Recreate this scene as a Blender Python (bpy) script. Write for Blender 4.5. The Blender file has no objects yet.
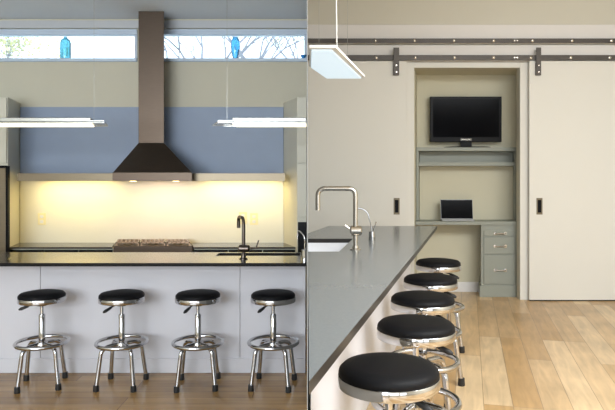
import bpy, bmesh, math, random
from mathutils import Vector, Matrix
random.seed(7)
S = bpy.context.scene
COL = S.collection
PI = math.pi
# ------------------------------------------------------------------ camera
HC = 1.45            # eye height
F, PX, PY = 600.0, 325.0, 178.0
K = F/520
cam_d = bpy.data.cameras.new('camera'); cam = bpy.data.objects.new('camera', cam_d); COL.objects.link(cam)
cam.location = (0, 0, HC); cam.rotation_euler = (PI/2, 0, 0)
cam_d.sensor_fit = 'HORIZONTAL'; cam_d.sensor_width = 36; cam_d.lens = F/615*36
cam_d.shift_x = (307.5-PX)/615; cam_d.shift_y = -(205-PY)/615
cam_d.clip_start = 0.05
S.camera = cam
# ------------------------------------------------------------------ world, lamps, exposure
w = bpy.data.worlds.new('sky'); S.world = w; w.use_nodes = True
bg = w.node_tree.nodes['Background']; bg.inputs[0].default_value = (0.86, 0.93, 1.0, 1); bg.inputs[1].default_value = 1.7
S.view_settings.view_transform = 'Standard'; S.view_settings.look = 'None'
S.view_settings.exposure = 1.0; S.view_settings.gamma = 1.0; S.view_settings.use_curve_mapping = False

def area(name, loc, sx, sy, power, color, rot=(0, 0, 0)):
    l = bpy.data.lights.new(name, 'AREA'); l.shape = 'RECTANGLE'; l.size = sx; l.size_y = sy
    l.energy = power; l.color = color
    o = bpy.data.objects.new(name, l); COL.objects.link(o); o.location = loc; o.rotation_euler = rot
    return o

def X(px, d): return (px-PX)/F*d
def Z(py, d): return HC-(py-PY)/F*d
# added fill panels, standing in for daylight in the two rooms
area('fill_kitchen', (-2.4, -2.6, 1.9), 3.6, 1.8, 170, (0.86, 0.93, 1.0), (math.radians(128), 0, 0))  # added behind the camera, tilted up to brighten ceiling and back wall
area('fill_office', (2.6, 1.4, 3.6), 3.0, 2.6, 215, (0.93, 0.97, 1.0), (math.radians(12), 0, 0))  # unseen panel below the ceiling, added to brighten walls and doors
# warm under-shelf lamps
WARM = (1.0, 0.78, 0.27)
area('undershelf_lamp_light', (X(70, 5.2*K), 5.22*K, 1.405), 0.72, 0.05, 1.6, WARM, (math.radians(18), 0, 0))
area('undershelf_lamp_light', (X(238, 5.2*K), 5.22*K, 1.405), 0.76, 0.05, 1.6, WARM, (math.radians(18), 0, 0))
area('hood_lamp_light', (X(152, 5.1*K), 5.12*K, 1.405), 0.5, 0.12, 1.6, (1.0, 0.66, 0.38), (math.radians(8), 0, 0))

# ------------------------------------------------------------------ materials
def mat(name, col, rough=0.5, metal=0.0, emit=None, es=0, noise=0, nscale=20, bump=0, stretch=None, trans=0, coat=0, alpha=1, spec=None):
    m = bpy.data.materials.new(name); m.use_nodes = True
    nt = m.node_tree; b = nt.nodes['Principled BSDF']
    b.inputs['Base Color'].default_value = (*col, 1); b.inputs['Roughness'].default_value = rough
    b.inputs['Metallic'].default_value = metal
    if spec is not None: b.inputs['Specular IOR Level'].default_value = spec
    if trans: b.inputs['Transmission Weight'].default_value = trans
    if coat: b.inputs['Coat Weight'].default_value = coat
    if alpha < 1: b.inputs['Alpha'].default_value = alpha
    if emit: b.inputs['Emission Color'].default_value = (*emit, 1); b.inputs['Emission Strength'].default_value = es
    if noise or bump:
        tc = nt.nodes.new('ShaderNodeTexCoord'); mp = nt.nodes.new('ShaderNodeMapping')
        nt.links.new(tc.outputs['Object'], mp.inputs[0])
        if stretch: mp.inputs['Scale'].default_value = stretch
        n = nt.nodes.new('ShaderNodeTexNoise'); n.inputs['Scale'].default_value = nscale; n.inputs['Detail'].default_value = 5
        nt.links.new(mp.outputs[0], n.inputs['Vector'])
        if noise:
            mx = nt.nodes.new('ShaderNodeMix'); mx.data_type = 'RGBA'
            mx.inputs[6].default_value = (*[max(0, c*(1-noise)) for c in col], 1)
            mx.inputs[7].default_value = (*[min(1, c*(1+noise)) for c in col], 1)
            nt.links.new(n.outputs['Fac'], mx.inputs[0]); nt.links.new(mx.outputs[2], b.inputs['Base Color'])
        if bump:
            bp = nt.nodes.new('ShaderNodeBump'); bp.inputs['Strength'].default_value = bump; bp.inputs['Distance'].default_value = 0.003
            nt.links.new(n.outputs['Fac'], bp.inputs['Height']); nt.links.new(bp.outputs[0], b.inputs['Normal'])
    return m

def planks(name, c1, c2, rot, width, length, rough, off=(0, 0), gap=(0.16, 0.09, 0.05)):
    m = bpy.data.materials.new(name); m.use_nodes = True; nt = m.node_tree; b = nt.nodes['Principled BSDF']
    tc = nt.nodes.new('ShaderNodeTexCoord'); mp = nt.nodes.new('ShaderNodeMapping'); mp.vector_type = 'TEXTURE'
    mp.inputs['Rotation'].default_value = (0, 0, rot); mp.inputs['Location'].default_value = (off[0], off[1], 0)
    br = nt.nodes.new('ShaderNodeTexBrick'); br.offset = 0.37; br.offset_frequency = 3; br.squash = 1
    br.inputs['Scale'].default_value = 1; br.inputs['Brick Width'].default_value = length; br.inputs['Row Height'].default_value = width
    br.inputs['Mortar Size'].default_value = 0.0025; br.inputs['Mortar Smooth'].default_value = 0.1; br.inputs['Bias'].default_value = 0
    br.inputs['Color1'].default_value = (*c1, 1); br.inputs['Color2'].default_value = (*c2, 1); br.inputs['Mortar'].default_value = (*gap, 1)
    nt.links.new(tc.outputs['Object'], mp.inputs[0]); nt.links.new(mp.outputs[0], br.inputs['Vector'])
    m2 = nt.nodes.new('ShaderNodeMapping'); m2.inputs['Scale'].default_value = (1.2, 9, 1); nt.links.new(mp.outputs[0], m2.inputs[0])
    n = nt.nodes.new('ShaderNodeTexNoise'); n.inputs['Scale'].default_value = 2.2; n.inputs['Detail'].default_value = 6; n.inputs['Distortion'].default_value = 0.6
    nt.links.new(m2.outputs[0], n.inputs['Vector'])
    n2 = nt.nodes.new('ShaderNodeTexNoise'); n2.inputs['Scale'].default_value = 1.7; n2.inputs['Detail'].default_value = 3
    nt.links.new(mp.outputs[0], n2.inputs['Vector'])
    ad = nt.nodes.new('ShaderNodeMath'); ad.operation = 'ADD'; nt.links.new(n.outputs['Fac'], ad.inputs[0]); nt.links.new(n2.outputs['Fac'], ad.inputs[1])
    mr = nt.nodes.new('ShaderNodeMapRange'); mr.inputs[1].default_value = 0.6; mr.inputs[2].default_value = 1.4; mr.inputs[3].default_value = 0.66; mr.inputs[4].default_value = 1.22
    nt.links.new(ad.outputs[0], mr.inputs[0])
    mx = nt.nodes.new('ShaderNodeVectorMath'); mx.operation = 'SCALE'
    nt.links.new(br.outputs['Color'], mx.inputs[0]); nt.links.new(mr.outputs[0], mx.inputs['Scale'])
    nt.links.new(mx.outputs[0], b.inputs['Base Color']); b.inputs['Roughness'].default_value = rough
    return m

def pane_mat(name, tint=(0.9, 0.97, 1.0)):
    m = bpy.data.materials.new(name); m.use_nodes = True; nt = m.node_tree
    nt.nodes.remove(nt.nodes['Principled BSDF']); out = nt.nodes['Material Output']
    t = nt.nodes.new('ShaderNodeBsdfTransparent'); t.inputs[0].default_value = (*tint, 1)
    g = nt.nodes.new('ShaderNodeBsdfGlossy'); g.inputs['Roughness'].default_value = 0.02
    fr = nt.nodes.new('ShaderNodeFresnel'); mx = nt.nodes.new('ShaderNodeMixShader')
    nt.links.new(fr.outputs[0], mx.inputs[0]); nt.links.new(t.outputs[0], mx.inputs[1]); nt.links.new(g.outputs[0], mx.inputs[2])
    nt.links.new(mx.outputs[0], out.inputs[0]); return m

M = {}
DR_ = 6.20*K
M['wall_k'] = mat('kitchen_wall_paint', (0.58, 0.55, 0.44), 0.8, noise=0.03, nscale=3)
M['wall_o'] = mat('office_wall_paint', (0.62, 0.59, 0.50), 0.8, noise=0.03, nscale=3)
M['header'] = mat('header_board_paint', (0.74, 0.71, 0.68), 0.6)
M['ceiling'] = mat('ceiling_paint', (0.84, 0.9, 0.96), 0.9, noise=0.02)
M['ceiling_o'] = mat('office_ceiling_paint', (0.8, 0.79, 0.76), 0.9, noise=0.02)
M['blue'] = mat('blue_grey_panel_paint', (0.27, 0.33, 0.44), 0.55, noise=0.05, nscale=6)
M['splash'] = mat('cream_backsplash', (0.80, 0.76, 0.62), 0.3, noise=0.03, nscale=4)
M['cab'] = mat('cream_cabinet_laquer', (0.62, 0.60, 0.50), 0.45, noise=0.03, nscale=2)
M['island'] = mat('island_panel_paint', (0.60, 0.59, 0.62), 0.45, noise=0.02, nscale=2)
M['island_o'] = mat('island_side_paint', (0.80, 0.80, 0.85), 0.4, noise=0.02, nscale=2)
M['steel'] = mat('brushed_steel', (0.095, 0.072, 0.056), 0.4, 1.0, noise=0.12, nscale=12, stretch=(1, 1, 12))
M['steelb'] = mat('bright_brushed_steel', (0.21, 0.175, 0.125), 0.42, 1.0, noise=0.1, nscale=12, stretch=(1, 1, 12))
M['chrome'] = mat('chrome', (0.56, 0.56, 0.57), 0.07, 1.0, noise=0.03, nscale=30)
M['nickel'] = mat('brushed_nickel', (0.60, 0.56, 0.50), 0.22, 1.0, noise=0.03, nscale=30)
M['darkmetal'] = mat('dark_bronze_metal', (0.12, 0.10, 0.085), 0.3, 1.0, noise=0.1, nscale=30)
M['rail'] = mat('raw_steel_rail', (0.085, 0.075, 0.068), 0.5, 0.4, noise=0.25, nscale=9)
M['vinyl'] = mat('black_vinyl', (0.006, 0.006, 0.007), 0.55, noise=0.2, nscale=150, bump=0.12, spec=0.14)
M['rubber'] = mat('black_rubber', (0.015, 0.015, 0.015), 0.6, noise=0.1)
M['black'] = mat('black_plastic', (0.005, 0.005, 0.006), 0.35, noise=0.1, spec=0.1)
M['screen'] = mat('dark_screen_glass', (0.002, 0.002, 0.003), 0.15, noise=0.1, nscale=2, spec=0.03)
M['stone'] = mat('dark_stone_counter', (0.055, 0.052, 0.05), 0.16, noise=0.25, nscale=60)
M['stone_o'] = mat('grey_stone_counter', (0.16, 0.178, 0.19), 0.2, noise=0.12, nscale=90)
M['stone_edge'] = mat('stone_edge', (0.03, 0.027, 0.025), 0.3, noise=0.3, nscale=40, spec=0.3)
M['sage'] = mat('sage_grey_paint', (0.275, 0.29, 0.25), 0.5, noise=0.03, nscale=4)
M['door'] = mat('sliding_door_paint', (0.70, 0.68, 0.62), 0.55, noise=0.015, nscale=2)
M['white'] = mat('white_trim_paint', (0.74, 0.73, 0.72), 0.5, noise=0.02)
M['frame'] = mat('window_frame_paint', (0.52, 0.62, 0.74), 0.4, noise=0.02)
M['plate'] = mat('ivory_outlet_plastic', (0.86, 0.76, 0.42), 0.4, noise=0.02)
M['ceramic'] = mat('white_sink_enamel', (0.85, 0.86, 0.88), 0.2, noise=0.02)
M['alu'] = mat('lamp_aluminium', (0.38, 0.38, 0.36), 0.3, 0.9, noise=0.03)
M['lampk'] = mat('warm_white_tube', (0.9, 0.88, 0.8), 0.4, emit=(1.0, 0.90, 0.68), es=1.0, noise=0.01)
M['lampo'] = mat('cool_white_diffuser', (0.5, 0.55, 0.6), 0.4, emit=(0.66, 0.86, 1.0), es=0.36, noise=0.02)
M['lampw'] = mat('yellow_lamp_lens', (0.9, 0.8, 0.5), 0.4, emit=(1.0, 0.75, 0.32), es=3.0, noise=0.01)
M['acrylic'] = mat('clear_lamp_tray', (0.85, 0.88, 0.84), 0.15, alpha=0.55, noise=0.01)
M['pane'] = pane_mat('window_pane')
M['blueglass'] = mat('blue_vase_glass', (0.10, 0.42, 0.72), 0.12, trans=0.75, noise=0.1, nscale=60)
M['tealglass'] = mat('teal_dotted_glass', (0.16, 0.52, 0.66), 0.15, trans=0.7, noise=0.55, nscale=130)
M['bark'] = mat('pale_bark', (0.24, 0.24, 0.27), 0.9, noise=0.3, nscale=8)
M['leafy'] = mat('yellow_green_leaves', (0.62, 0.60, 0.32), 0.8, noise=0.3, nscale=8)
M['bounce_ground'] = mat('bounce_pale_ground', (0.62, 0.64, 0.66), 0.95, noise=0.3, nscale=3)  # ground made pale on purpose, to bounce sky light onto the kitchen ceiling
M['floor_k'] = planks('kitchen_oak_planks', (0.44, 0.26, 0.10), (0.31, 0.175, 0.062), 0.0, 0.11, 1.3, 0.24)
M['floor_o'] = planks('office_maple_planks', (0.70, 0.52, 0.31), (0.47, 0.28, 0.11), PI/2-math.atan(0.24), 0.182, 1.7, 0.32, off=(X(476.9, DR_), DR_), gap=(0.34, 0.22, 0.12))
M['silver'] = mat('silver_laptop_metal', (0.35, 0.35, 0.35), 0.35, 0.6, noise=0.02)
M['bronze'] = mat('aged_bronze_plate', (0.20, 0.17, 0.12), 0.45, 0.7, noise=0.15)
M['hwhite'] = mat('white_hose', (0.8, 0.8, 0.78), 0.35, noise=0.02)

# ------------------------------------------------------------------ mesh helpers
def new(): return bmesh.new()
def hexa(bm, pts):
    v = [bm.verts.new(p) for p in pts]
    for f in ((0, 3, 2, 1), (4, 5, 6, 7), (0, 1, 5, 4), (1, 2, 6, 5), (2, 3, 7, 6), (3, 0, 4, 7)):
        bm.faces.new([v[i] for i in f])
def box(bm, x0, x1, y0, y1, z0, z1, sk=0.0):
    s = sk*(y1-y0)
    hexa(bm, [(x0, y0, z0), (x1, y0, z0), (x1+s, y1, z0), (x0+s, y1, z0), (x0, y0, z1), (x1, y0, z1), (x1+s, y1, z1), (x0+s, y1, z1)])
def fbox(bm, px0, px1, py0, py1, d, t, sk=0.0):
    box(bm, X(px0, d), X(px1, d), d, d+t, Z(py1, d), Z(py0, d), sk)
def prism(bm, pts, z0, z1):
    a = [bm.verts.new((p[0], p[1], z0)) for p in pts]; b = [bm.verts.new((p[0], p[1], z1)) for p in pts]
    bm.faces.new(a[::-1]); bm.faces.new(b); n = len(pts)
    for i in range(n): bm.faces.new((a[i], a[(i+1) % n], b[(i+1) % n], b[i]))
def tube(bm, path, r, n=10, closed=False, caps=True):
    path = [Vector(p) for p in path]; N = len(path)
    rs = r if isinstance(r, (list, tuple)) else [r]*N
    rings = []; up = None
    for i, p in enumerate(path):
        if closed: t = path[(i+1) % N]-path[i-1]
        else: t = path[min(i+1, N-1)]-path[max(i-1, 0)]
        t.normalize()
        if up is None:
            up = Vector((0, 0, 1)) if abs(t.z) < 0.9 else Vector((1, 0, 0))
        u = up-t*up.dot(t); u.normalize(); v = t.cross(u); up = u
        rings.append([bm.verts.new(p+(u*math.cos(2*PI*k/n)+v*math.sin(2*PI*k/n))*rs[i]) for k in range(n)])
    m = N if closed else N-1
    for i in range(m):
        a, b = rings[i], rings[(i+1) % N]
        for k in range(n): bm.faces.new((a[k], a[(k+1) % n], b[(k+1) % n], b[k]))
    if caps and not closed: bm.faces.new(rings[0][::-1]); bm.faces.new(rings[-1])
def torus(bm, c, R, r, N=48, n=10, sz=1.0):
    tube(bm, [(c[0]+R*math.cos(2*PI*i/N), c[1]+R*math.sin(2*PI*i/N), c[2]) for i in range(N)], r, n, closed=True)
def lathe(bm, prof, c=(0, 0, 0), n=48):
    rings = []
    for r, z in prof:
        if r < 1e-5: rings.append([bm.verts.new((c[0], c[1], c[2]+z))])
        else: rings.append([bm.verts.new((c[0]+r*math.cos(2*PI*k/n), c[1]+r*math.sin(2*PI*k/n), c[2]+z)) for k in range(n)])
    for a, b in zip(rings, rings[1:]):
        for k in range(n):
            k2 = (k+1) % n
            if len(a) == 1 and len(b) == 1: continue
            if len(a) == 1: bm.faces.new((a[0], b[k2], b[k]))
            elif len(b) == 1: bm.faces.new((a[k], a[k2], b[0]))
            else: bm.faces.new((a[k], a[k2], b[k2], b[k]))
def arc(pts, rad, steps=6):
    """round the corners of a polyline"""
    pts = [Vector(p) for p in pts]; out = [pts[0]]
    for i in range(1, len(pts)-1):
        a, b, c = pts[i-1], pts[i], pts[i+1]
        u = (a-b).normalized(); v = (c-b).normalized()
        rr = min(rad, (a-b).length*0.49, (c-b).length*0.49)
        p0 = b+u*rr; p1 = b+v*rr
        for s in range(steps+1):
            t = s/steps; out.append(p0*(1-t)**2+b*2*t*(1-t)+p1*t*t)
    out.append(pts[-1]); return out
def obj(name, bm, m, parent=None, bevel=0, smooth=True, off=None):
    bmesh.ops.recalc_face_normals(bm, faces=bm.faces)
    me = bpy.data.meshes.new(name); bm.to_mesh(me); bm.free()
    o = bpy.data.objects.new(name, me); COL.objects.link(o)
    me.materials.append(m)
    if smooth:
        for p in me.polygons: p.use_smooth = True
        me.set_sharp_from_angle(angle=math.radians(35))
    if bevel:
        b = o.modifiers.new('bevel', 'BEVEL'); b.width = bevel; b.segments = 2; b.limit_method = 'ANGLE'
    if parent:
        o.parent = parent
        o.matrix_parent_inverse = Matrix.Translation(-Vector(parent.location)) if off is None else Matrix()
    return o
def tag(o, label, cat, group=None, kind=None):
    if label: o['label'] = label
    if cat: o['category'] = cat
    if group: o['group'] = group
    if kind: o['kind'] = kind
    return o
def thing(name, label, cat, loc=(0, 0, 0), group=None, kind=None):
    o = bpy.data.objects.new(name, None); COL.objects.link(o); o.location = loc; o.empty_display_size = 0.1
    return tag(o, label, cat, group, kind)
def struct(name, bm, m, label, cat, parent=None, bevel=0):
    o = obj(name, bm, m, parent, bevel)
    if parent is None: tag(o, label, cat, kind='structure')
    return o
def dup(root, loc, rz, label):
    r = root.copy(); COL.objects.link(r); r.location = loc; r.rotation_euler = (0, 0, rz); r['label'] = label
    for ch in list(root.children):
        c = ch.copy(); COL.objects.link(c); c.parent = r
        for g in list(ch.children):
            k = g.copy(); COL.objects.link(k); k.parent = c
    return r
SPLIT = (307.4-PX)/F
SKL = (148-PX)/F      # depth direction of the kitchen's cabinets
SKR = 0.23           # depth direction of the island, planks and niche
DL, DR = 5.40*K, 6.20*K   # back walls
CL, CR = 3.10, 3.75   # ceilings

# ------------------------------------------------------------------ shell
bm = new(); prism(bm, [(-5.2, -4), (-4*SPLIT, -4), ((DL+.1)*SPLIT, DL+.1), (-5.2, DL+.1)], -0.1, 0)
struct('floor', bm, M['floor_k'], 'brown oak plank floor under the four chrome stools in the kitchen', 'floor')
bm = new(); prism(bm, [(-4*SPLIT, -4), (4.4, -4), (4.4, 8.0), (8.0*SPLIT, 8.0)], -0.1, 0)
struct('floor', bm, M['floor_o'], 'pale maple plank floor in front of the sliding doors', 'floor')
bm = new(); prism(bm, [(-5.2, -4), (-4*SPLIT, -4), ((DL+.1)*SPLIT, DL+.1), (-5.2, DL+.1)], CL, CL+0.1)
struct('ceiling', bm, M['ceiling'], 'pale blue grey ceiling over the kitchen windows', 'ceiling')
bm = new(); prism(bm, [(-4*SPLIT, -4), (4.4, -4), (4.4, 8.0), (8.0*SPLIT, 8.0)], CR, CR+0.1)
struct('ceiling', bm, M['ceiling_o'], 'high ceiling over the sliding doors', 'ceiling')
a, b = (306.95-PX)/F, (307.75-PX)/F
bm = new(); prism(bm, [(a*1.38, 1.38), (b*1.38, 1.38), (b*DR, DR), (a*DR, DR)], 0, CR)
struct('wall_partition', bm, mat('partition_grey_paint', (0.22, 0.22, 0.21), 0.8, noise=0.03), 'thin partition wall seen end on between the kitchen and the office side', 'wall')
bm = new(); prism(bm, [(-4*SPLIT-0.02, -4), (-4*SPLIT+.0, -4), (b*1.38, 1.38), (a*1.38, 1.38)], CL, CR)
struct('trim_1', bm, M['wall_o'], 'narrow drop between the two ceiling heights above the camera', 'trim')
bm = new(); box(bm, -5.3, -5.2, -4, DL+.1, 0, CL); struct('wall_left', bm, M['wall_k'], 'left side wall of the kitchen', 'wall')
bm = new(); box(bm, 4.4, 4.5, -4, 8.0, 0, CR); struct('wall_right', bm, M['wall_o'], 'right side wall beyond the sliding doors', 'wall')
# rear wall with big glazed openings behind the camera
bm = new()
box(bm, -5.2, 4.4, -4.1, -4, 0, 0.5); box(bm, -5.2, 4.4, -4.1, -4, 2.7, CR)
for x in (-5.2, -2.9, -0.5, 1.9, 4.1): box(bm, x, x+0.3, -4.1, -4, 0.5, 2.7)
struct('wall_rear', bm, M['wall_k'], 'rear wall with wide window openings behind the camera', 'wall')
# kitchen back wall with the clerestory openings
wl, wr = X(0, DL)-0.7, X(137.5, DL)
w2l, w2r = X(164, DL)-0.05, SPLIT*DL-.003
zt, zb = Z(29.5, DL), Z(61.5, DL)
bm = new()
box(bm, -5.2, DL*SPLIT-.002, DL, DL+0.1, 0, zb); box(bm, -5.2, DL*SPLIT-.002, DL, DL+0.1, zt, CL)
box(bm, -5.2, wl, DL, DL+0.1, zb, zt); box(bm, wr, w2l, DL, DL+0.1, zb, zt)
struct('wall_kitchen_back', bm, M['wall_k'], 'beige kitchen wall behind the range hood', 'wall')
bm = new(); fbox(bm, -60, 138.5, 20.5, 28, DL-0.03, 0.03); fbox(bm, 160, 306.9, 20.5, 28, DL-0.03, 0.03)
struct('trim_2', bm, mat('grey_header_paint', (0.50, 0.52, 0.54), 0.6, noise=0.02), 'grey header strip between ceiling and kitchen windows', 'trim')
def window(n, x0, x1, label):
    t = thing('window_%d' % n, label, 'window', (x0, DL, zb), kind='structure')
    f = 0.03; bm = new()
    box(bm, x0, x1, DL-0.02, DL+0.09, zt-0.055, zt); box(bm, x0, x1, DL-0.03, DL+0.09, zb-0.005, zb+0.03)
    box(bm, x0, x0+f, DL-0.01, DL+0.08, zb+0.03, zt-0.055); box(bm, x1-f, x1, DL-0.01, DL+0.08, zb+0.03, zt-0.055)
    obj('window_frame', bm, M['frame'], t, 0.004)
    bm = new(); box(bm, x0+f, x1-f, DL+0.05, DL+0.056, zb+0.03, zt-0.055); obj('pane', bm, M['pane'], t)
    return t
window(1, wl, wr, 'long narrow clerestory window left of the hood chimney')
window(2, w2l, w2r, 'long narrow clerestory window right of the hood chimney')
# office back wall with the niche opening
d = DR
nx0, nx1, nzt = X(414, d), X(519.5, d), Z(68, d)
ND = 0.50
bm = new()
box(bm, SPLIT*DR-0.03, nx0, d, d+0.1, 0, CR); box(bm, nx1, 4.4, d, d+0.1, 0, CR); box(bm, nx0, nx1, d, d+0.1, nzt, CR)
struct('wall_office_back', bm, M['wall_o'], 'beige wall that carries the sliding door rails', 'wall')
s = SKR*ND; bm = new(); t_ = 0.03
hexa(bm, [(nx0-t_, d+.1, 0), (nx0+SKR*.1, d+.1, 0), (nx0+s, d+ND, 0), (nx0-t_+s, d+ND, 0), (nx0-t_, d+.1, nzt), (nx0+SKR*.1, d+.1, nzt), (nx0+s, d+ND, nzt), (nx0-t_+s, d+ND, nzt)])
hexa(bm, [(nx1, d+.1, 0), (nx1+t_, d+.1, 0), (nx1+t_+s, d+ND, 0), (nx1+s, d+ND, 0), (nx1, d+.1, nzt), (nx1+t_, d+.1, nzt), (nx1+t_+s, d+ND, nzt), (nx1+s, d+ND, nzt)])
box(bm, nx0-t_+s, nx1+t_+s, d+ND, d+ND+0.05, 0, nzt+0.05)
box(bm, nx0-t_, nx1+t_+s, d+.1, d+ND, nzt, nzt+0.05)
struct('wall_niche', bm, mat('niche_paint', (0.58, 0.55, 0.42), 0.75, noise=0.03, nscale=3), 'beige inside of the open niche that holds the desk', 'wall')
bm = new(); box(bm, nx0+s*0.95, nx1+s*.95, d+ND-0.02, d+ND, 0, 0.125)
struct('baseboard_niche', bm, M['white'], 'white baseboard under the desk in the niche', 'baseboard', bevel=0.003)
# casing round the niche
bm = new(); cx0, cx1 = X(405, d), X(530, d)
box(bm, cx0, nx0, d-0.02, d, 0, Z(62.5, d)); box(bm, nx1, cx1, d-0.02, d, 0, Z(62.5, d)); box(bm, nx0, nx1, d-0.02, d, nzt, Z(62.5, d))
struct('trim_3', bm, M['door'], 'cream casing round the niche opening', 'trim', bevel=0.003)
# header boards
bm = new(); box(bm, SPLIT*DR+0.006, 4.4, d-0.02, d, Z(44.5, d), Z(25, d))
struct('trim_4', bm, M['header'], 'upper pale header board above the upper door rail', 'trim', bevel=0.003)
bm = new(); box(bm, SPLIT*DR+0.006, 4.4, d-0.03, d, Z(62.5, d)+0.003, Z(45.6, d))
struct('trim_5', bm, M['header'], 'lower pale header board behind the lower door rail', 'trim', bevel=0.003)

# ------------------------------------------------------------------ outside
bm = new(); prism(bm, [(-30, 6.6), (10, 8.4), (10, 40), (-30, 40)], -0.2, -0.1)
struct('ground', bm, M['bounce_ground'], 'garden ground beyond the kitchen windows', 'ground')
def tree(px, dist, label, leafy=False, seed=1, hgt=3.3, k_=1.0, lv=4):
    rnd = random.Random(seed); x = X(px, dist)
    t = thing('garden_tree', label, 'tree', (x, dist, -0.1))
    bm = new(); tube(bm, [(x, dist, -0.1), (x+0.05, dist, hgt*0.5), (x, dist, hgt)], [0.13, 0.1, 0.08], 8); obj('trunk', bm, M['bark'], t)
    bm = new(); tips = []
    def grow(p, dr, L, r, k):
        q = p+dr*L*0.5+Vector((rnd.uniform(-.05, .05), rnd.uniform(-.05, .05), 0)); e = p+dr*L
        tube(bm, [p, q, e], [r, r*0.85, r*0.6], 5)
        if k == 0: tips.append(e); return
        for i in range(3 if k > 1 else 2):
            nd = (dr+Vector((rnd.uniform(-.75, .75), rnd.uniform(-.6, .6), rnd.uniform(-.15, .5)))).normalized()
            grow(e if i else q, nd, L*rnd.uniform(.6, .85), r*0.6, k-1)
    for i in range(5):
        a = i*1.26+seed
        grow(Vector((x, dist, hgt-0.4+0.08*i)), Vector((math.cos(a)*.8, math.sin(a)*.5, 0.8)).normalized(), 1.0*k_, 0.03*k_, lv)
    obj('branches', bm, M['bark'], t)
    if leafy:
        bm = new()
        for e in tips:
            for _ in range(9):
                c = e+Vector((rnd.gauss(0, .16), rnd.gauss(0, .16), rnd.gauss(0, .16)))
                u = Vector((rnd.uniform(-1, 1), rnd.uniform(-1, 1), rnd.uniform(-1, 1))).normalized()*.05
                v = u.cross(Vector((rnd.uniform(-1, 1), rnd.uniform(-1, 1), 1))).normalized()*.03
                bm.faces.new([bm.verts.new(c+u), bm.verts.new(c+v), bm.verts.new(c-u), bm.verts.new(c-v)])
        tag(obj('foliage', bm, M['leafy'], t, smooth=False), None, None, kind='stuff')
tree(205, 11, 'bare branched tree outside the right window beside the hood', seed=3, hgt=3.2, lv=3)
tree(255, 17, 'bare tree outside behind the slim blue vase', seed=5, hgt=4.6, k_=1.2)
tree(300, 25, 'pale yellow leaved tree outside at the right end of the window', True, 8, 6.2, 1.4)
tree(-25, 13, 'pale leafy tree outside at the far left of the window', True, 11, 3.2, .8)

# ------------------------------------------------------------------ kitchen back wall fittings
bm = new(); fbox(bm, 20, 283.5, 107, 174, DL-0.02, 0.02)
tag(obj('wall_panel', bm, M['blue'], None, 0.002), 'blue grey wall panel above the steel shelf behind the hood chimney', 'wall panel')
bm = new(); fbox(bm, 20, 283.5, 180, 246, DL-0.015, 0.015)
tag(obj('backsplash', bm, M['splash'], None, 0.002), 'cream backsplash panel lit by yellow lamps under the shelf', 'backsplash')
# tall cabinets at both ends
df = 5.0*K
def tallcab(label, xf, xb, outer_f, side, n):
    t = thing('tall_cabinet', label, 'cabinet', (xf, df, 0))
    zt_ = Z(97, df); xo = outer_f
    bm = new()
    pts = [(xf, df), (xb, DL-0.001), (xo, DL-0.001), (xo, df)]
    prism(bm, pts, 0, zt_); obj('body', bm, M['cab'], t, 0.004)
    return t, zt_
lt, zc = tallcab('cream tall cabinet around the refrigerator at the left edge', X(8, df), X(20, DL), -4.35, -1, 1)
bm = new(); box(bm, -4.33, X(7.4, df), df-0.02, df-0.001, Z(163, df), zc-0.01); obj('door', bm, M['cab'], lt, 0.003)
rt, zc = tallcab('cream tall cabinet with stacked doors at the right end of the kitchen', X(297, df), X(283.5, DL), SPLIT*df-0.007, 1, 2)
xr = SPLIT*df-0.007
for y0, y1 in ((99, 163), (164, 217)):
    bm = new(); box(bm, X(298.0, df), xr, df-0.02, df-0.001, Z(y1, df), Z(y0, df)); obj('door', bm, M['cab'], rt, 0.003)
bm = new(); box(bm, X(298.0, df), xr, df-0.03, df-0.001, Z(262, df), Z(222, df))
r = obj('built_in_oven', bm, M['black'], None, 0.004); tag(r, 'black built-in appliance in the tall cabinet at the right', 'oven')
# refrigerator
t = thing('refrigerator', 'steel refrigerator with black edge cut by the left edge', 'refrigerator', (-4.0, df-0.06, 0))
bm = new(); box(bm, -4.32, X(5.6, df-.06), df-0.06, df-0.022, 0.05, Z(168, df-.06)); obj('door', bm, M['steelb'], t, 0.004)
bm = new(); box(bm, X(5.6, df-.06)+.001, X(7.8, df-.06), df-0.06, df-0.022, 0.05, Z(166, df-.06)); box(bm, -4.32, X(5.6, df-.06), df-0.06, df-0.022, Z(168, df-.06)+.001, Z(165.5, df-.06)); obj('edge_trim', bm, M['black'], t)
# base cabinets and back counter
dc = 5.05*K
for (a0, a1, lab, side) in ((9.5, 112.5, 'left', 0), (193.5, 297, 'right', 1)):
    xb0, xb1 = X(a0, dc), X(a1, dc)
    bm = new(); box(bm, xb0, xb1, dc+0.02, DL-0.001, 0, Z(249, dc), SKL)
    c = thing('base_cabinet', 'dark base cabinet to the %s of the range' % lab, 'cabinet', (xb0, dc, 0), 'base cabinets beside the range')
    obj('body', bm, M['cab'], c)
    n = 3
    for i in range(n):
        u0 = xb0+(xb1-xb0)*i/n+0.004; u1 = xb0+(xb1-xb0)*(i+1)/n-0.004
        bm = new(); box(bm, u0, u1, dc, dc+0.019, 0.1, Z(250, dc)); dd = obj('drawer_front', bm, M['black'], c, 0.002)
        bm = new(); tube(bm, [(u0+.1, dc-.03, .55), (u1-.1, dc-.03, .55)], .006, 8)
        for q in (u0+.12, u1-.12): tube(bm, [(q, dc-.03, .55), (q, dc+.001, .55)], .005, 6)
        obj('handle', bm, M['steelb'], dd)
    bm = new(); box(bm, xb0, xb1, dc-0.01, DL-0.016, Z(248.6, dc), Z(247, dc), SKL)
    tag(obj('countertop', bm, M['stone'], None, 0.002), 'thin dark back countertop to the %s of the range' % lab, 'countertop')
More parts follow.
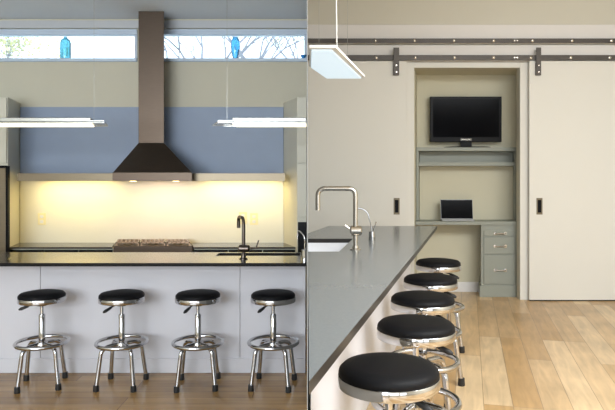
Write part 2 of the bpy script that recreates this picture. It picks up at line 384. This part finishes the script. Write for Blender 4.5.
# range
dr_ = 5.03*K
t = thing('range_cooker', 'steel gas range with black grates beneath the hood', 'range', (X(153, dr_), dr_, 0))
bm = new(); fbox(bm, 113.5, 192.5, 246, 330, dr_, 0.35, SKL); obj('body', bm, M['steel'], t, 0.004)
for k in range(5):
    cxp = 121+k*16; bm = new(); tube(bm, [(X(cxp, dr_), dr_+.001, .70), (X(cxp, dr_), dr_-.03, .70)], .018, 14); obj('knob', bm, M['chrome'], t)
zt2 = Z(246, dr_)
for gi, (g0, g1) in enumerate(((116, 139), (141, 165), (167, 190))):
    bm = new(); x0, x1 = X(g0, dr_), X(g1, dr_)
    for y in (dr_+.03, dr_+.15, dr_+.28):
        box(bm, x0+SKL*(y-dr_), x1+SKL*(y-dr_), y, y+.012, zt2+.022, zt2+.036)
    for k in range(6):
        xx = x0+(x1-x0-.012)*k/5; box(bm, xx+SKL*.03, xx+.012+SKL*.03, dr_+.03, dr_+.29, zt2+.022, zt2+.034, SKL)
    for xx in (x0, x1-.012):
        for y in (dr_+.03, dr_+.28): box(bm, xx+SKL*(y-dr_), xx+.012+SKL*(y-dr_), y, y+.012, zt2, zt2+.024)
    obj('grate', bm, mat('coppery_iron', (0.36, 0.25, 0.17), 0.35, 0.9, noise=0.2) if gi == 0 else bpy.data.materials['coppery_iron'], t)
    bm = new(); lathe(bm, [(0, 0), (.05, 0), (.045, .015), (0, .018)], ((x0+x1)/2+SKL*.15, dr_+.16, zt2), 20); obj('burner', bm, M['steelb'], t)
# shelf strips left and right of the hood, with lamps
ds = 5.02*K
for a0, a1, lab, l0, l1 in ((18, 113, 'left', 36, 104), (191, 285, 'right', 203, 274)):
    t = thing('steel_shelf', 'long brushed steel shelf to the %s of the hood above the backsplash' % lab, 'shelf', (X(a0, ds), ds, Z(181, ds)), 'steel shelves beside the hood')
    bm = new(); x0, x1 = X(a0, ds), X(a1, ds); z0, z1 = Z(181, ds), Z(173.3, ds)
    s2 = SKL*(DL-.021-ds)
    hexa(bm, [(x0, ds, z1-.012), (x1, ds, z1-.012), (x1+s2, DL-.021, z1-.012), (x0+s2, DL-.021, z1-.012), (x0, ds, z1), (x1, ds, z1), (x1+s2, DL-.021, z1), (x0+s2, DL-.021, z1)])
    box(bm, x0, x1, ds-0.012, ds, z0, z1)
    obj('shelf_board', bm, M['steelb'], t, 0.001)
    bm = new(); box(bm, X(l0, 5.2*K), X(l1, 5.2*K), 5.2*K, 5.2*K+.04, z0+.008, z0+.03); obj('lamp_lens', bm, M['lampw'], t)
# range hood
t = thing('range_hood', 'tall brushed steel range hood with square chimney above the range', 'range hood', (X(152, 4.9), 4.9, Z(181, 4.9)))
dh, dt = 4.90*K, 5.14*K
zl0, zl1 = Z(181, dh), Z(172.5, dh)
xa, xb_ = X(112.5, dh), X(192, dh)
yb = DL-.021
bm = new()
s2 = SKL*(yb-dh)
hexa(bm, [(xa, dh, zl0), (xb_, dh, zl0), (xb_+s2, yb, zl0), (xa+s2, yb, zl0), (xa, dh, zl1), (xb_, dh, zl1), (xb_+s2, yb, zl1), (xa+s2, yb, zl1)])
obj('lip', bm, M['steel'], t, 0.002)
c0, c1, zc0 = X(138.5, dt), X(164, dt), Z(143, dt)
s3 = SKL*(yb-dt)
bm = new()
hexa(bm, [(xa+.003, dh+.003, zl1), (xb_-.003, dh+.003, zl1), (xb_+s2-.003, yb, zl1), (xa+s2+.003, yb, zl1), (c0, dt, zc0), (c1, dt, zc0), (c1+s3, yb, zc0), (c0+s3, yb, zc0)])
obj('canopy', bm, M['steel'], t, 0.002)
bm = new(); box(bm, c0, c1, dt, yb, zc0, CL-.002, SKL); obj('chimney', bm, M['steel'], t, 0.002)
for k in (128, 172):
    bm = new(); lathe(bm, [(0, 0), (.03, 0), (.03, .006), (0, .006)], (X(k, dh), dh+.15, zl0-.006), 20); obj('lamp_lens', bm, M['lampw'], t)
# outlets
def outlet(px, py, lab):
    t = thing('power_outlet', lab, 'outlet', (X(px, DL), DL-.02, Z(py, DL)))
    h = 0.062; wv = 0.042; x, z, y = X(px, DL-.015), Z(py, DL-.015), DL-.015
    bm = new(); box(bm, x-wv, x+wv, y-.006, y-.0005, z-h, z+h); obj('cover_plate', bm, M['plate'], t, .002)
    for s in (-1, 1):
        bm = new(); box(bm, x-.017, x+.017, y-.009, y-.0062, z+s*.026-.014, z+s*.026+.014); obj('socket', bm, M['white'], t, .002)
outlet(42, 219, 'ivory power outlet on the left half of the backsplash')
outlet(243, 218, 'ivory outlet on the backsplash behind the dark faucet')
outlet(254, 219, 'ivory outlet on the backsplash just right of the dark faucet')
# vases on the sills
zs = zb+.03
bm = new(); x = X(66, DL+.02); lathe(bm, [(0, 0), (.05, 0), (.054, .02), (.054, .16), (.045, .195), (.02, .215), (.018, .225), (.0, .225)], (x, DL+.01, zs), 28)
tag(obj('blue_vase', bm, M['tealglass']), 'dotted teal glass vase with rounded top on the left window ledge', 'vase')
bm = new(); x = X(235.5, DL+.02); lathe(bm, [(0, 0), (.026, 0), (.034, .03), (.048, .12), (.046, .18), (.028, .212), (.03, .222), (.0, .222)], (x, DL+.01, zs), 28)
tag(obj('blue_vase', bm, M['blueglass']), 'slim bright blue glass vase on the right window ledge', 'vase')
bm = new(); x = X(303.7, DL+.0); lathe(bm, [(0, 0), (.015, 0), (.03, .02), (.034, .035), (.031, .035), (.012, .008), (0, .008)], (x, DL+.0, zs), 24)
tag(obj('glass_bowl', bm, M['blueglass']), 'tiny blue glass bowl at the right end of the window ledge', 'bowl')

# ------------------------------------------------------------------ kitchen island
di, dib = 3.58*K, 4.10*K
zi = Z(263, di); ti = 0.024
xil, xir = -3.35, SPLIT*di-.008
dp = 1.45*F/(372.5-PY)
shx0, shx1, shy0, shy1 = X(217, 3.97*K), X(300, 3.97*K), dp+.042, dib-.045
bm = new()
def rr(y): return SPLIT*y-.005
prism(bm, [(xil, di), (rr(di), di), (rr(shy0), shy0), (xil, shy0)], zi-ti, zi)
prism(bm, [(xil, shy1), (rr(shy1), shy1), (rr(dib), dib), (xil, dib)], zi-ti, zi)
box(bm, xil, shx0, shy0, shy1, zi-ti, zi); prism(bm, [(shx1, shy0), (rr(shy0), shy0), (rr(shy1), shy1), (shx1, shy1)], zi-ti, zi)
ict = obj('island_countertop', bm, M['stone'], None); ict.data.materials.append(mat('black_stone_edge', (0.012, 0.011, 0.011), 0.4, noise=0.2, spec=0.08))
for p in ict.data.polygons:
    if abs(p.normal.z) < .5: p.material_index = 1
tag(ict, 'long dark polished island countertop above the row of four stools', 'countertop')
bm = new()
box(bm, shx0-.01, shx1+.01, shy0-.01, shy1+.01, zi-.2, zi-.19)
box(bm, shx0-.01, shx0, shy0, shy1, zi-.19, zi-ti-.001); box(bm, shx1, shx1+.01, shy0, shy1, zi-.19, zi-ti-.001)
box(bm, shx0-.01, shx1+.01, shy0-.01, shy0, zi-.19, zi-ti-.001); box(bm, shx0-.01, shx1+.01, shy1, shy1+.01, zi-.19, zi-ti-.001)
tag(obj('sink', bm, M['steel'], None), 'dark undermount sink in the kitchen island right of centre', 'sink')
t = thing('kitchen_island', 'pale grey panelled island cabinet behind the four stools', 'island', (-2, dp, 0))
seams = [xil+.05, X(40.5, dp), X(240, dp), rr(dp)-.01]
bm = new(); box(bm, seams[0], seams[1]-.0015, dp, dp+.02, .0, zi-ti-.001); obj('panel', bm, M['island'], t, .001)
bm = new(); box(bm, seams[1]+.0015, seams[2]-.0015, dp, dp+.02, .0, zi-ti-.001); obj('panel', bm, M['island'], t, .001)
bm = new(); box(bm, seams[2]+.0015, seams[3], dp, dp+.02, .0, zi-ti-.001); obj('panel', bm, M['island'], t, .001)
bm = new(); box(bm, seams[0], seams[3], dp+.02, dp+.03, 0, zi-.21); box(bm, seams[0], shx0-.03, dp+.03, dib-.02, 0, zi-ti-.001); obj('body', bm, M['island'], t)
bm = new(); box(bm, seams[0], seams[3], dp-.012, dp-.0005, 0, Z(358, dp)); obj('kick_board', bm, M['island'], t, .002)

def faucet(name, label, base, h, spout, drop, r, m, lev=1, bodyh=.12):
    t = thing(name, label, 'faucet', base)
    b = Vector(base); top = b+Vector((0, 0, h)); s = Vector((spout[0], spout[1], 0))
    bm = new(); tube(bm, arc([b+Vector((0, 0, .004)), top, top+s, top+s-Vector((0, 0, drop))], .055, 8), r, 14); obj('spout', bm, m, t)
    bm = new(); lathe(bm, [(0, 0), (r*2.3, 0), (r*2.3, .006), (r*1.4, .012), (r*1.3, .03), (0, .03)], b, 24); obj('base', bm, m, t)
    bm = new(); c = b+Vector((0, 0, bodyh)); tube(bm, [c+Vector((-.038, 0, 0)), c+Vector((-.03, 0, 0)), c+Vector((.035, 0, 0)), c+Vector((.045, 0, 0))], [r*1.2, r*2.1, r*2.1, r*1.5], 18); v = obj('valve_body', bm, m, t)
    bm = new(); e = c+Vector((-.03*lev, 0, .0)) if lev > 0 and name == 'kitchen_faucet' else c
    return t, c
t, c = faucet('island_faucet', 'dark square-necked faucet standing at the kitchen island sink', (X(243.5, 3.76*K), 3.76*K, zi), .295, (-.06, .17), .085, .013, M['darkmetal'], 1, .075)
bm = new(); tube(bm, [c+Vector((.05, 0, 0)), c+Vector((.09, 0, .004)), c+Vector((.11, 0, .06))], [.008, .006, .005], 8); obj('lever', bm, M['darkmetal'], t)
def tap(label, base, h, pts, r, m, lever):
    t = thing('filter_tap', label, 'tap', base); b = Vector(base)
    bm = new(); lathe(bm, [(0, 0), (r*5, 0), (r*4.6, .07*h/.2), (r*3, .075*h/.2), (0, .075*h/.2)], b, 20); obj('base', bm, m, t)
    bm = new(); tube(bm, arc([b+Vector((0, 0, .03))]+[b+Vector(p) for p in pts], .06, 8), r, 10); obj('spout', bm, m, t)
    bm = new(); tube(bm, [b+Vector((0, 0, .05)), b+Vector(lever)], [r, r*.8], 8); obj('lever', bm, m, t)
tap('small curved chrome tap at the right end of the kitchen island', (X(304.8, 3.72*K), 3.72*K, zi), .2, [(0, 0, .17), (-.05, .03, .215), (-.055, .04, .15)], .0055, M['chrome'], (.012, -.02, .085))

# ------------------------------------------------------------------ kitchen pendants
def kpendant(x0f, x0n, x1f, x1n, lab, cable_px, yn, yf):
    zz = Z(122.5, yn)
    t = thing('pendant_lamp', lab, 'pendant lamp', ((x0n+x1n)/2, yn, zz), 'linear pendants over the kitchen island')
    bm = new(); prism(bm, [(x0n, yn), (x1n, yn), (x1f, yf), (x0f, yf)], zz+.0, zz+.010); obj('tray', bm, M['acrylic'], t, .001)
    bm = new()
    def q(x0, x1, y0, y1, z0, z1):
        s0 = SH*(y0-yn); s1 = SH*(y1-yn)
        prism(bm, [(x0+s0, y0), (x1+s0, y0), (x1+s1, y1), (x0+s1, y1)], z0, z1)
    SH = (x1f-x1n)/(yf-yn)
    q(x0n, x1n, yn, yn+.006, zz-.003, zz+.016); q(x0n, x1n, yf-.006, yf, zz-.003, zz+.014)
    obj('edge_rail', bm, M['alu'], t)
    bm = new(); q(x0n+.1 if cable_px > 200 else x0n, x1n-.1 if cable_px < 200 else x1n, yn+.05, yf-.04, zz-.010, zz-.001); obj('light_tube', bm, M['lampk'], t, .004)
    bm = new(); q(x0n+.1 if cable_px > 200 else x0n, x1n-.1 if cable_px < 200 else x1n, yn+.04, yf-.03, zz+.0105, zz+.04); obj('housing', bm, M['alu'], t, .004)
    ym = (yn+yf)/2; xc = X(cable_px, ym)
    bm = new(); tube(bm, [(xc, ym, zz+.04), (xc, ym, CL)], .0012, 6); obj('cable', bm, M['alu'], t)
yn, yf = 3.75*K, 4.02*K
kpendant(-3.6, -3.6+.14, X(108, yf), X(104, yn), 'thin linear pendant lamp over the left part of the kitchen island', 94, yn, yf)
kpendant(X(212, yf), X(217.7, yn), SPLIT*yf-.008, SPLIT*yn-.008, 'thin linear pendant lamp over the right part of the kitchen island', 227, yn, yf)

# ------------------------------------------------------------------ stools
def make_stool(Rs, zr, Rr, zg, rl, label, group, lever_ang):
    k = Rs/0.164
    t = thing('bar_stool', label, 'stool', (0, 0, 0), group)
    bh = .034*k; zb_ = zr-bh/2; zt_ = zr+bh/2
    bm = new(); lathe(bm, [(0, zt_-.004), (Rs*.965, zt_-.004), (Rs*.985, zt_+.008*k), (Rs*.97, zt_+.018*k), (Rs*.90, zt_+.029*k), (Rs*.7, zt_+.036*k), (Rs*.4, zt_+.040*k), (0, zt_+.042*k)]); obj('cushion', bm, M['vinyl'], t)
    bm = new(); lathe(bm, [(Rs*.90, zb_), (Rs*.99, zb_), (Rs, zb_+.003), (Rs, zt_-.003), (Rs*.99, zt_), (Rs*.95, zt_), (Rs*.95, zb_+.004), (Rs*.90, zb_+.004), (Rs*.90, zb_)]); obj('seat_band', bm, M['chrome'], t)
    bm = new(); lathe(bm, [(0, zb_), (Rs*.93, zb_), (Rs*.93, zb_+.006), (0, zb_+.006)]); lathe(bm, [(0, zb_-.03*k), (.035*k, zb_-.03*k), (.05*k, zb_-.001), (0, zb_-.001)], n=24); obj('seat_plate', bm, M['rubber'], t)
    zs_ = zg+(zr-zg)*.66
    bm = new(); lathe(bm, [(0, zs_-.02), (.0125*k, zs_-.02), (.0125*k, zb_-.02*k), (0, zb_-.02*k)], n=20); obj('piston', bm, M['chrome'], t)
    bm = new(); lathe(bm, [(0, zg-.03*k), (.023*k, zg-.03*k), (.023*k, zs_-.006), (.019*k, zs_), (0, zs_)], n=24); obj('column', bm, M['chrome'], t)
    bm = new(); lathe(bm, [(.0235*k, zg-.012), (.045*k, zg-.008), (.040*k, zg+.006), (.0235*k, zg+.010)], n=28); obj('hub', bm, M['chrome'], t)
    bm = new(); torus(bm, (0, 0, zg+.006), Rr, rl*.92, 56, 12); obj('foot_ring', bm, M['chrome'], t)
    for i in range(4):
        a = PI/4+i*PI/2; c, s = math.cos(a), math.sin(a)
        prof = [(.03*k, zg-.004), (Rr*.62, zg-.006), (Rr*.86, zg-.03), (Rr*.93, zg*.62), (Rr*1.06, .035)]
        path = arc([(c*r_, s*r_, z_) for r_, z_ in prof], .07, 5)
        bm = new(); tube(bm, path, rl, 12); lg = obj('leg', bm, M['chrome'], t)
        bm = new(); fx = Rr*1.072; lathe(bm, [(0, 0), (rl*1.25, 0), (rl*1.4, .006), (rl*1.25, .045*k), (0, .045*k)], (c*fx, s*fx, 0), 16); obj('rubber_foot', bm, M['rubber'], lg)
    a = lever_ang; c, s = math.cos(a), math.sin(a); zl = zb_-.018*k
    bm = new(); tube(bm, [(c*.03*k, s*.03*k, zl), (c*Rs*.55, s*Rs*.55, zl-.008)], .005*k, 8); lv = obj('lever', bm, M['chrome'], t)
    bm = new(); tube(bm, [(c*Rs*.5, s*Rs*.5, zl-.007), (c*Rs*.6, s*Rs*.6, zl-.014), (c*Rs*.85, s*Rs*.85, zl-.030*k), (c*Rs*.95, s*Rs*.95, zl-.036*k)], [.006*k, .010*k, .012*k, .006*k], 10); obj('lever_grip', bm, M['rubber'], lv)
    return t
g1 = 'chrome stools along the kitchen island'
g2 = 'chrome stools along the grey counter'
dsx = 3.64*K
LL = ['round black seated chrome stool nearest the left edge with its lever to the left', 'second chrome stool from the left along the kitchen island', 'third chrome stool from the left under the kitchen island, left of the faucet', 'chrome stool at the right end of the row below the dark faucet']
pxs = [42, 121.8, 198.0, 273.2]
st = make_stool(.157, Z(299, dsx), .170, Z(343, dsx), .0145, LL[0], g1, PI)
rots = [math.radians(a) for a in (14, -2, 6, -6)]
levs = [0, 55, 50, 35]
st.location = (X(pxs[0], dsx), dsx, 0); st.rotation_euler = (0, 0, rots[0])
for i in range(1, 4):
    st_i = make_stool(.157, Z(299, dsx), .170, Z(343, dsx), .0145, LL[i], g1, PI+math.radians(levs[i])-rots[i]) if i == 1 else dup(proto2, (0, 0, 0), 0, LL[i])
    if i == 1: proto2 = st_i
    st_i.location = (X(pxs[i], dsx), dsx, 0); st_i.rotation_euler = (0, 0, rots[i])
RL = ['nearest and largest black topped chrome stool beside the grey counter', 'black topped chrome stool just behind the nearest one at the grey counter', 'middle one of the five chrome stools receding along the grey counter', 'fourth chrome stool away from the viewer along the grey counter', 'farthest and smallest chrome stool at the end of the grey counter']
ys = [379.7, 333, 304.7, 284.4, 267.0]; xs = [388.6, 415.8, 422.6, 430.4, 438.2]
DROP = .76
rp = None
for i in range(5):
    dd = DROP*F/(ys[i]-PY); loc = (X(xs[i], dd), dd, 0)
    rz = math.radians((0, 12, -8, 20, 5)[i])
    if rp is None:
        rp = make_stool(.192, HC-DROP, .206, .35, .018, RL[0], g2, math.radians(-35)); rp.location = loc; rp.rotation_euler = (0, 0, rz)
    else: dup(rp, loc, rz, RL[i])

# ------------------------------------------------------------------ grey counter (office side)
zo = .94; to = .034
g = .004
DC = HC-zo
yfar = DC*F/(226-PY); xR, xL = X(437, yfar), X(328.5, yfar)
def cut(x, sl=SKR, o=g):                 # where a line through (x, yfar) meets the partition
    y = (x-o-sl*yfar)/(SPLIT-sl); return (SPLIT*y+o, y)
def on(y, o=g): return (SPLIT*y+o, y)
ysn, ysf = DC*F/(251.6-PY), DC*F/(238.7-PY)
S1, S2 = (X(339, ysn), ysn), (X(353, ysf), ysf)
isl = [cut(xR, (xR-X(308, 1.30*K))/(yfar-DC*F/(383-PY))), (xR, yfar), (xL, yfar), cut(xL), on(ysf), S2, S1, on(ysn)]
bm = new(); prism(bm, isl, zo-to, zo)
t = obj('grey_countertop', bm, M['stone_o'], None); t.data.materials.append(M['stone_edge'])
for p in t.data.polygons:
    if abs(p.normal.z) < .5: p.material_index = 1
tag(t, 'grey polished stone countertop running toward the niche beside five stools', 'countertop')
t = thing('counter_cabinet', 'white panelled cabinet beneath the grey stone countertop', 'cabinet', (-.3, 3, 0))
IN = .27
SR = (xR-isl[0][0])/(yfar-isl[0][1])
def xe(y, i=IN): return xR-i+SR*(y-yfar)
yi = (xR-IN-SR*yfar)/(SPLIT-SR)+.05
yl = yfar-.1
bm = new(); prism(bm, [(xe(yi), yi), (xe(yl), yl), (xe(yl)-.03, yl), (xe(yi)-.015, yi+.1)], 0, zo-to-.001); obj('side_panel', bm, M['island_o'], t)
bm = new(); box(bm, xL+.06, xe(yl)-.035, yl-.03, yl, 0, zo-to-.001); obj('end_panel', bm, M['island_o'], t)
yq = isl[3][1]
bm = new(); prism(bm, [on(yq+.02, .012), (xL+.055, yl), (xL+.025, yl), on(yq+.06, .012)], 0, zo-to-.001); obj('side_panel', bm, M['island_o'], t)
# white sink
Q = [on(ysn, g+.003), S1, S2, on(ysf, g+.003)]
bm = new(); v0 = [bm.verts.new((x, y, zo-to-.001)) for x, y in Q]; v1 = [bm.verts.new((x, y, zo-.2)) for x, y in Q]
bm.faces.new(v1)
for i in range(4): bm.faces.new((v0[i], v0[(i+1) % 4], v1[(i+1) % 4], v1[i]))
s = obj('sink', bm, M['ceramic'], None, smooth=False); so = s.modifiers.new('solid', 'SOLIDIFY'); so.thickness = .006; so.offset = 1
tag(s, 'white undermount sink set in the grey countertop', 'sink')
fb = (X(355.5, 3.70*K), 3.70*K, zo)
t, c = faucet('counter_faucet', 'tall brushed nickel faucet bent square over the white sink', fb, .435, (-.268, 0.0), .155, .0172, M['nickel'], 1, .135)
bm = new(); tube(bm, [c+Vector((-.03, 0, .005)), c+Vector((-.075, 0, .04))], [.005, .0045], 8); obj('lever', bm, M['nickel'], t)
tap('small chrome filter tap with thin curved white spout behind the nickel faucet', (X(372, 4.28*K), 4.28*K, zo), .2, [(-.005, 0, .12), (-.04, 0, .245), (-.135, 0, .27), (-.15, 0, .19)], .0055, M['chrome'], (.035, 0, .15))

# ------------------------------------------------------------------ office pendant
yF, yN = 2.6*K, 2.01*K
zp = Z(77.5, yF)
t = thing('panel_pendant_lamp', 'flat square-edged glowing pendant lamp above the grey counter', 'pendant lamp', (X(345, yF), (yF+yN)/2, zp))
f1, f0, n1 = X(365, yF), X(325, yF), X(336, yN)
sl_ = (f1-n1)/(yF-yN)
ym_ = (f0-.008-sl_*yF)/(SPLIT-sl_)
o_ = [(f1, yF), (f0, yF), on(ym_, .008), on(yN, .008), (n1, yN)]
inn = [(f1-.02, yF-.015), (f0+.008, yF-.015), on(ym_, .016), on(yN+.025, .016), (n1-.016, yN+.025)]
bm = new(); prism(bm, o_, zp, zp+.012); obj('frame', bm, M['white'], t, .001)
bm = new(); prism(bm, inn, zp-.008, zp-.0005); obj('diffuser', bm, M['lampo'], t, .001)
yc = 2.15*K; xc = X(337, yc)
bm = new(); tube(bm, [(xc, yc, zp+.012), (xc-.004, yc, zp+.3), (xc-.012, yc, zp+.8), (xc-.01, yc, CR)], .0022, 8); obj('power_cord', bm, M['hwhite'], t)
for (px_, y) in ((319, 2.3*K), (347.5, 2.45*K)):
    x = X(px_, y); bm = new(); tube(bm, [(x, y, zp+.012), (x, y, CR)], .0008, 6); obj('wire', bm, M['alu'], t)

# ------------------------------------------------------------------ sliding doors
dd0 = DR-.085                 # front plane of the doors
def sdoor(n, x0, x1, lab, hx, px_h, hanger_px):
    t = thing('door_%d' % n, lab, 'door', (x0, dd0, .01), kind='structure')
    bm = new(); box(bm, x0, x1, dd0, dd0+.034, Z(300, dd0), Z(61, dd0)); obj('leaf', bm, M['door'], t, .002)
    bm = new(); box(bm, x0+.01, x1-.01, dd0+.008, dd0+.026, .001, Z(300, dd0)-.0004); obj('gap_shade', bm, M['black'], t)  # black strip that paints the shade in the gap under the door
    p0, p1 = px_h; z0, z1 = Z(214.5, dd0), Z(198, dd0); xa_, xb2 = X(p0, dd0), X(p1, dd0)
    bm = new(); e = .014
    box(bm, xa_, xa_+e, dd0-.006, dd0-.0002, z0, z1); box(bm, xb2-e, xb2, dd0-.006, dd0-.0002, z0, z1); box(bm, xa_+e, xb2-e, dd0-.006, dd0-.0002, z0, z0+e*1.6); box(bm, xa_+e, xb2-e, dd0-.006, dd0-.0002, z1-e*1.6, z1)
    h = obj('handle', bm, M['bronze'], t, .001)
    bm = new(); box(bm, xa_+e, xb2-e, dd0-.003, dd0-.0002, z0+e*1.6, z1-e*1.6); obj('recess', bm, M['black'], h)
    h0, h1 = hanger_px
    dx = dd0-.035
    bm = new(); box(bm, X(h0, dx), X(h1, dx), dx, dx+.008, Z(75, dx), Z(47.5, dx)); box(bm, X(h0, dx), X(h1, dx), dx+.008, dd0-.0005, Z(75, dx), Z(62.8, dx)); 
    tube(bm, [(X((h0+h1)/2, dx), dx+.007, Z(50.5, dx)), (X((h0+h1)/2, dx), dx+.018, Z(50.5, dx))], .03, 18)
    hg = obj('hanger', bm, M['rail'], t, .001)
    for py in (65.5, 72):
        bm = new(); tube(bm, [(X((h0+h1)/2, dx), dx-.007, Z(py, dx)), (X((h0+h1)/2, dx), dx+.001, Z(py, dx))], [.008, .011], 12); obj('bolt', bm, M['nickel'], hg)
sdoor(1, SPLIT*dd0+.006, X(406.5, dd0), 'cream flush sliding door left of the desk niche', 0, (393.6, 399.6), (393.6, 399.2))
sdoor(2, X(529.3, dd0), 4.35, 'cream flush sliding door right of the desk niche', 0, (536.4, 542.4), (536.2, 541.2))
def rail(y0, y1, bx, lab, dq):
    t = thing('door_rail', lab, 'rail', (X(308, dq), dq, Z(y1, dq)), 'steel sliding door rails')
    bm = new(); box(bm, SPLIT*dq+.006, 4.38, dq, dq+.012, Z(y1, dq), Z(y0, dq)); obj('bar', bm, M['rail'], t, .001)
    for q in bx:
        bm = new(); x = X(q, dq); z = Z((y0+y1)/2, dq); tube(bm, [(x, dq-.010, z), (x, dq-.004, z), (x, dq+.001, z)], [.008, .018, .018], 10); tube(bm, [(x, dq+.012, z), (x, DR-.031, z)], .012, 8); obj('bolt', bm, M['nickel'], t)
    for q in (514.6, 517.2):
        bm = new(); x = X(q, dq); z = Z((y0+y1)/2, dq); tube(bm, [(x, dq-.004, z), (x, dq+.001, z)], .009, 8); obj('screw', bm, M['nickel'], t)
rail(38.4, 42.9, (336, 375.2, 414.4, 454, 493.6, 532.5, 572.3, 611.7), 'upper dark steel rail running across the header board', dd0-.012)
rail(55.0, 60.2, (376, 415.2, 454.4, 493.6, 531.0, 571, 610), 'lower dark steel rail carrying the two door hangers', dd0-.014)

# ------------------------------------------------------------------ niche furniture
def sx(x, y): return x+SKR*(y-DR)
dsf, dsb = 6.47*K, DR+ND-.002
L0, R0 = nx0, nx1
t = thing('shelf_unit', 'sage grey double shelf unit under the television in the niche', 'shelf', (L0, dsf, Z(221, dsf)))
def nb(bm, x0, x1, y0, y1, z0, z1): box(bm, x0+SKR*(y0-DR), x1+SKR*(y0-DR), y0, y1, z0, z1, SKR)
zA1, zA0 = Z(147.3, dsf), Z(151, dsf); zB1, zB0 = Z(162.3, dsf), Z(166, dsf)
zD1, zD0 = Z(221.5, 6.335*K), Z(225, 6.335*K)
bm = new(); nb(bm, L0+.004, R0-.004, dsf, dsb, zA0, zA1); obj('upper_board', bm, M['sage'], t, .002)
bm = new(); nb(bm, L0+.035, R0-.035, dsf, dsb, zB0, zB1); obj('lower_board', bm, M['sage'], t, .002)
bm = new(); nb(bm, L0+.035, R0-.035, dsb-.012, dsb-.001, zB1+.001, zA0-.001); obj('back_panel', bm, M['sage'], t)
for a0, a1 in ((L0+.004, L0+.033), (R0-.033, R0-.004)):
    bm = new(); nb(bm, a0, a1, dsf, dsb, zD1+.002, zA0-.001); obj('side_panel', bm, M['sage'], t, .002)
bm = new(); nb(bm, L0+.004, R0-.004, 6.335*K, dsb, zD0, zD1)
tag(obj('desktop', bm, M['sage'], None, .002), 'sage grey built-in desktop holding the laptop', 'desk')
# drawer cabinet
dk = 6.345*K
t = thing('drawer_cabinet', 'sage grey three-drawer cabinet under the right end of the desktop', 'drawers', (X(499, dk), dk, 0))
kx0, kx1 = X(481, dk), X(517.5, dk)
bm = new(); box(bm, kx0, kx1, dk, dsb-.03, Z(286, dk), zD0-.001, SKR); obj('body', bm, M['sage'], t, .002)
bm = new(); box(bm, kx0-.02, kx1+.005, dk-.015, dsb-.03, 0, Z(285.5, dk), SKR); obj('plinth', bm, M['sage'], t, .002)
for y0, y1, hy in ((230.3, 236, 233.3), (237, 254, 246), (255, 284, 270)):
    bm = new(); fbox(bm, 484, 514.8, y0, y1, dk-.012, .0115); dr1 = obj('drawer', bm, M['sage'], t, .003)
    xc = X(499.8, dk); zc_ = Z(hy, dk); yy = dk-.012
    bm = new(); tube(bm, arc([(xc-.062, yy, zc_), (xc-.062, yy-.025, zc_), (xc+.062, yy-.025, zc_), (xc+.062, yy, zc_)], .015, 4), .0085, 8)
    for q in (-.062, .062): box(bm, xc+q-.016, xc+q+.016, yy-.004, yy, zc_-.016, zc_+.016)
    obj('handle', bm, M['chrome'], dr1)
# television
dtv = 6.52*K
t = thing('television', 'black flat television on its stand on the upper niche shelf', 'television', (X(466, dtv), dtv+.03, zA1))
bm = new(); x0, x1 = X(430.2, dtv), X(501.8, dtv); z0, z1 = Z(142, dtv), Z(96.5, dtv)
box(bm, x0, x1, dtv, dtv+.05, z0, z1); obj('case', bm, M['black'], t, .006)
bm = new(); box(bm, x0+.035, x1-.035, dtv-.002, dtv-.0002, z0+.06, z1-.035); obj('screen', bm, M['screen'], t)
bm = new(); box(bm, X(461, dtv), X(472, dtv), dtv+.01, dtv+.04, zA1+.012, z0+.01); obj('neck', bm, M['black'], t)
bm = new(); lathe(bm, [(0, 0), (.30, 0), (.30, .006), (.27, .012), (0, .014)], (0, 0, 0), 40)
bmesh.ops.scale(bm, vec=(1, .32, 1), verts=bm.verts); bmesh.ops.translate(bm, vec=(X(468, dtv), dtv+.03, zA1+.0005), verts=bm.verts)
obj('stand', bm, M['black'], t)
def text(body, size, loc, m, parent, name):
    cu = bpy.data.curves.new('t', 'FONT'); cu.body = body; cu.size = size; cu.extrude = .0005; cu.align_x = 'CENTER'; cu.align_y = 'CENTER'
    o = bpy.data.objects.new('t', cu); COL.objects.link(o); bpy.context.view_layer.update()
    me = bpy.data.meshes.new_from_object(o); bpy.data.objects.remove(o)
    me.transform(Matrix.Translation(loc) @ Matrix.Rotation(PI/2, 4, 'X')); me.materials.clear(); me.materials.append(m)
    o = bpy.data.objects.new(name, me); COL.objects.link(o); o.parent = parent; o.matrix_parent_inverse = Matrix.Translation(-Vector(parent.location))
    return o
text('SAMSUNG', .030, (X(466, dtv), dtv-.0012, z0+.03), M['nickel'], t, 'brand_lettering')
# small remote beside the stand
# laptop
dlp = 6.42*K
t = thing('laptop', 'open silver laptop with black screen on the desktop', 'laptop', (X(458, dlp), dlp, zD1))
x0, x1 = X(441.8, dlp), X(474.2, dlp)
bm = new(); box(bm, x0, x1, dlp-.03, dlp+.13, zD1+.001, zD1+.016); b_ = obj('keyboard_base', bm, M['silver'], t, .003)
bm = new(); zt3 = Z(199.8, dlp)
hexa(bm, [(x0, dlp+.05, zD1+.017), (x1, dlp+.05, zD1+.017), (x1, dlp+.06, zD1+.017), (x0, dlp+.06, zD1+.017), (x0, dlp+.09, zt3), (x1, dlp+.09, zt3), (x1, dlp+.10, zt3), (x0, dlp+.10, zt3)])
obj('lid', bm, M['silver'], t, .002)
bm = new(); e = .004; za, zz_ = zD1+.024, zt3-.004
hexa(bm, [(x0+e, dlp+.0485, za), (x1-e, dlp+.0485, za), (x1-e, dlp+.0515, za), (x0+e, dlp+.0515, za), (x0+e, dlp+.0865, zz_), (x1-e, dlp+.0865, zz_), (x1-e, dlp+.0905, zz_), (x0+e, dlp+.0905, zz_)])
obj('screen', bm, M['screen'], t)
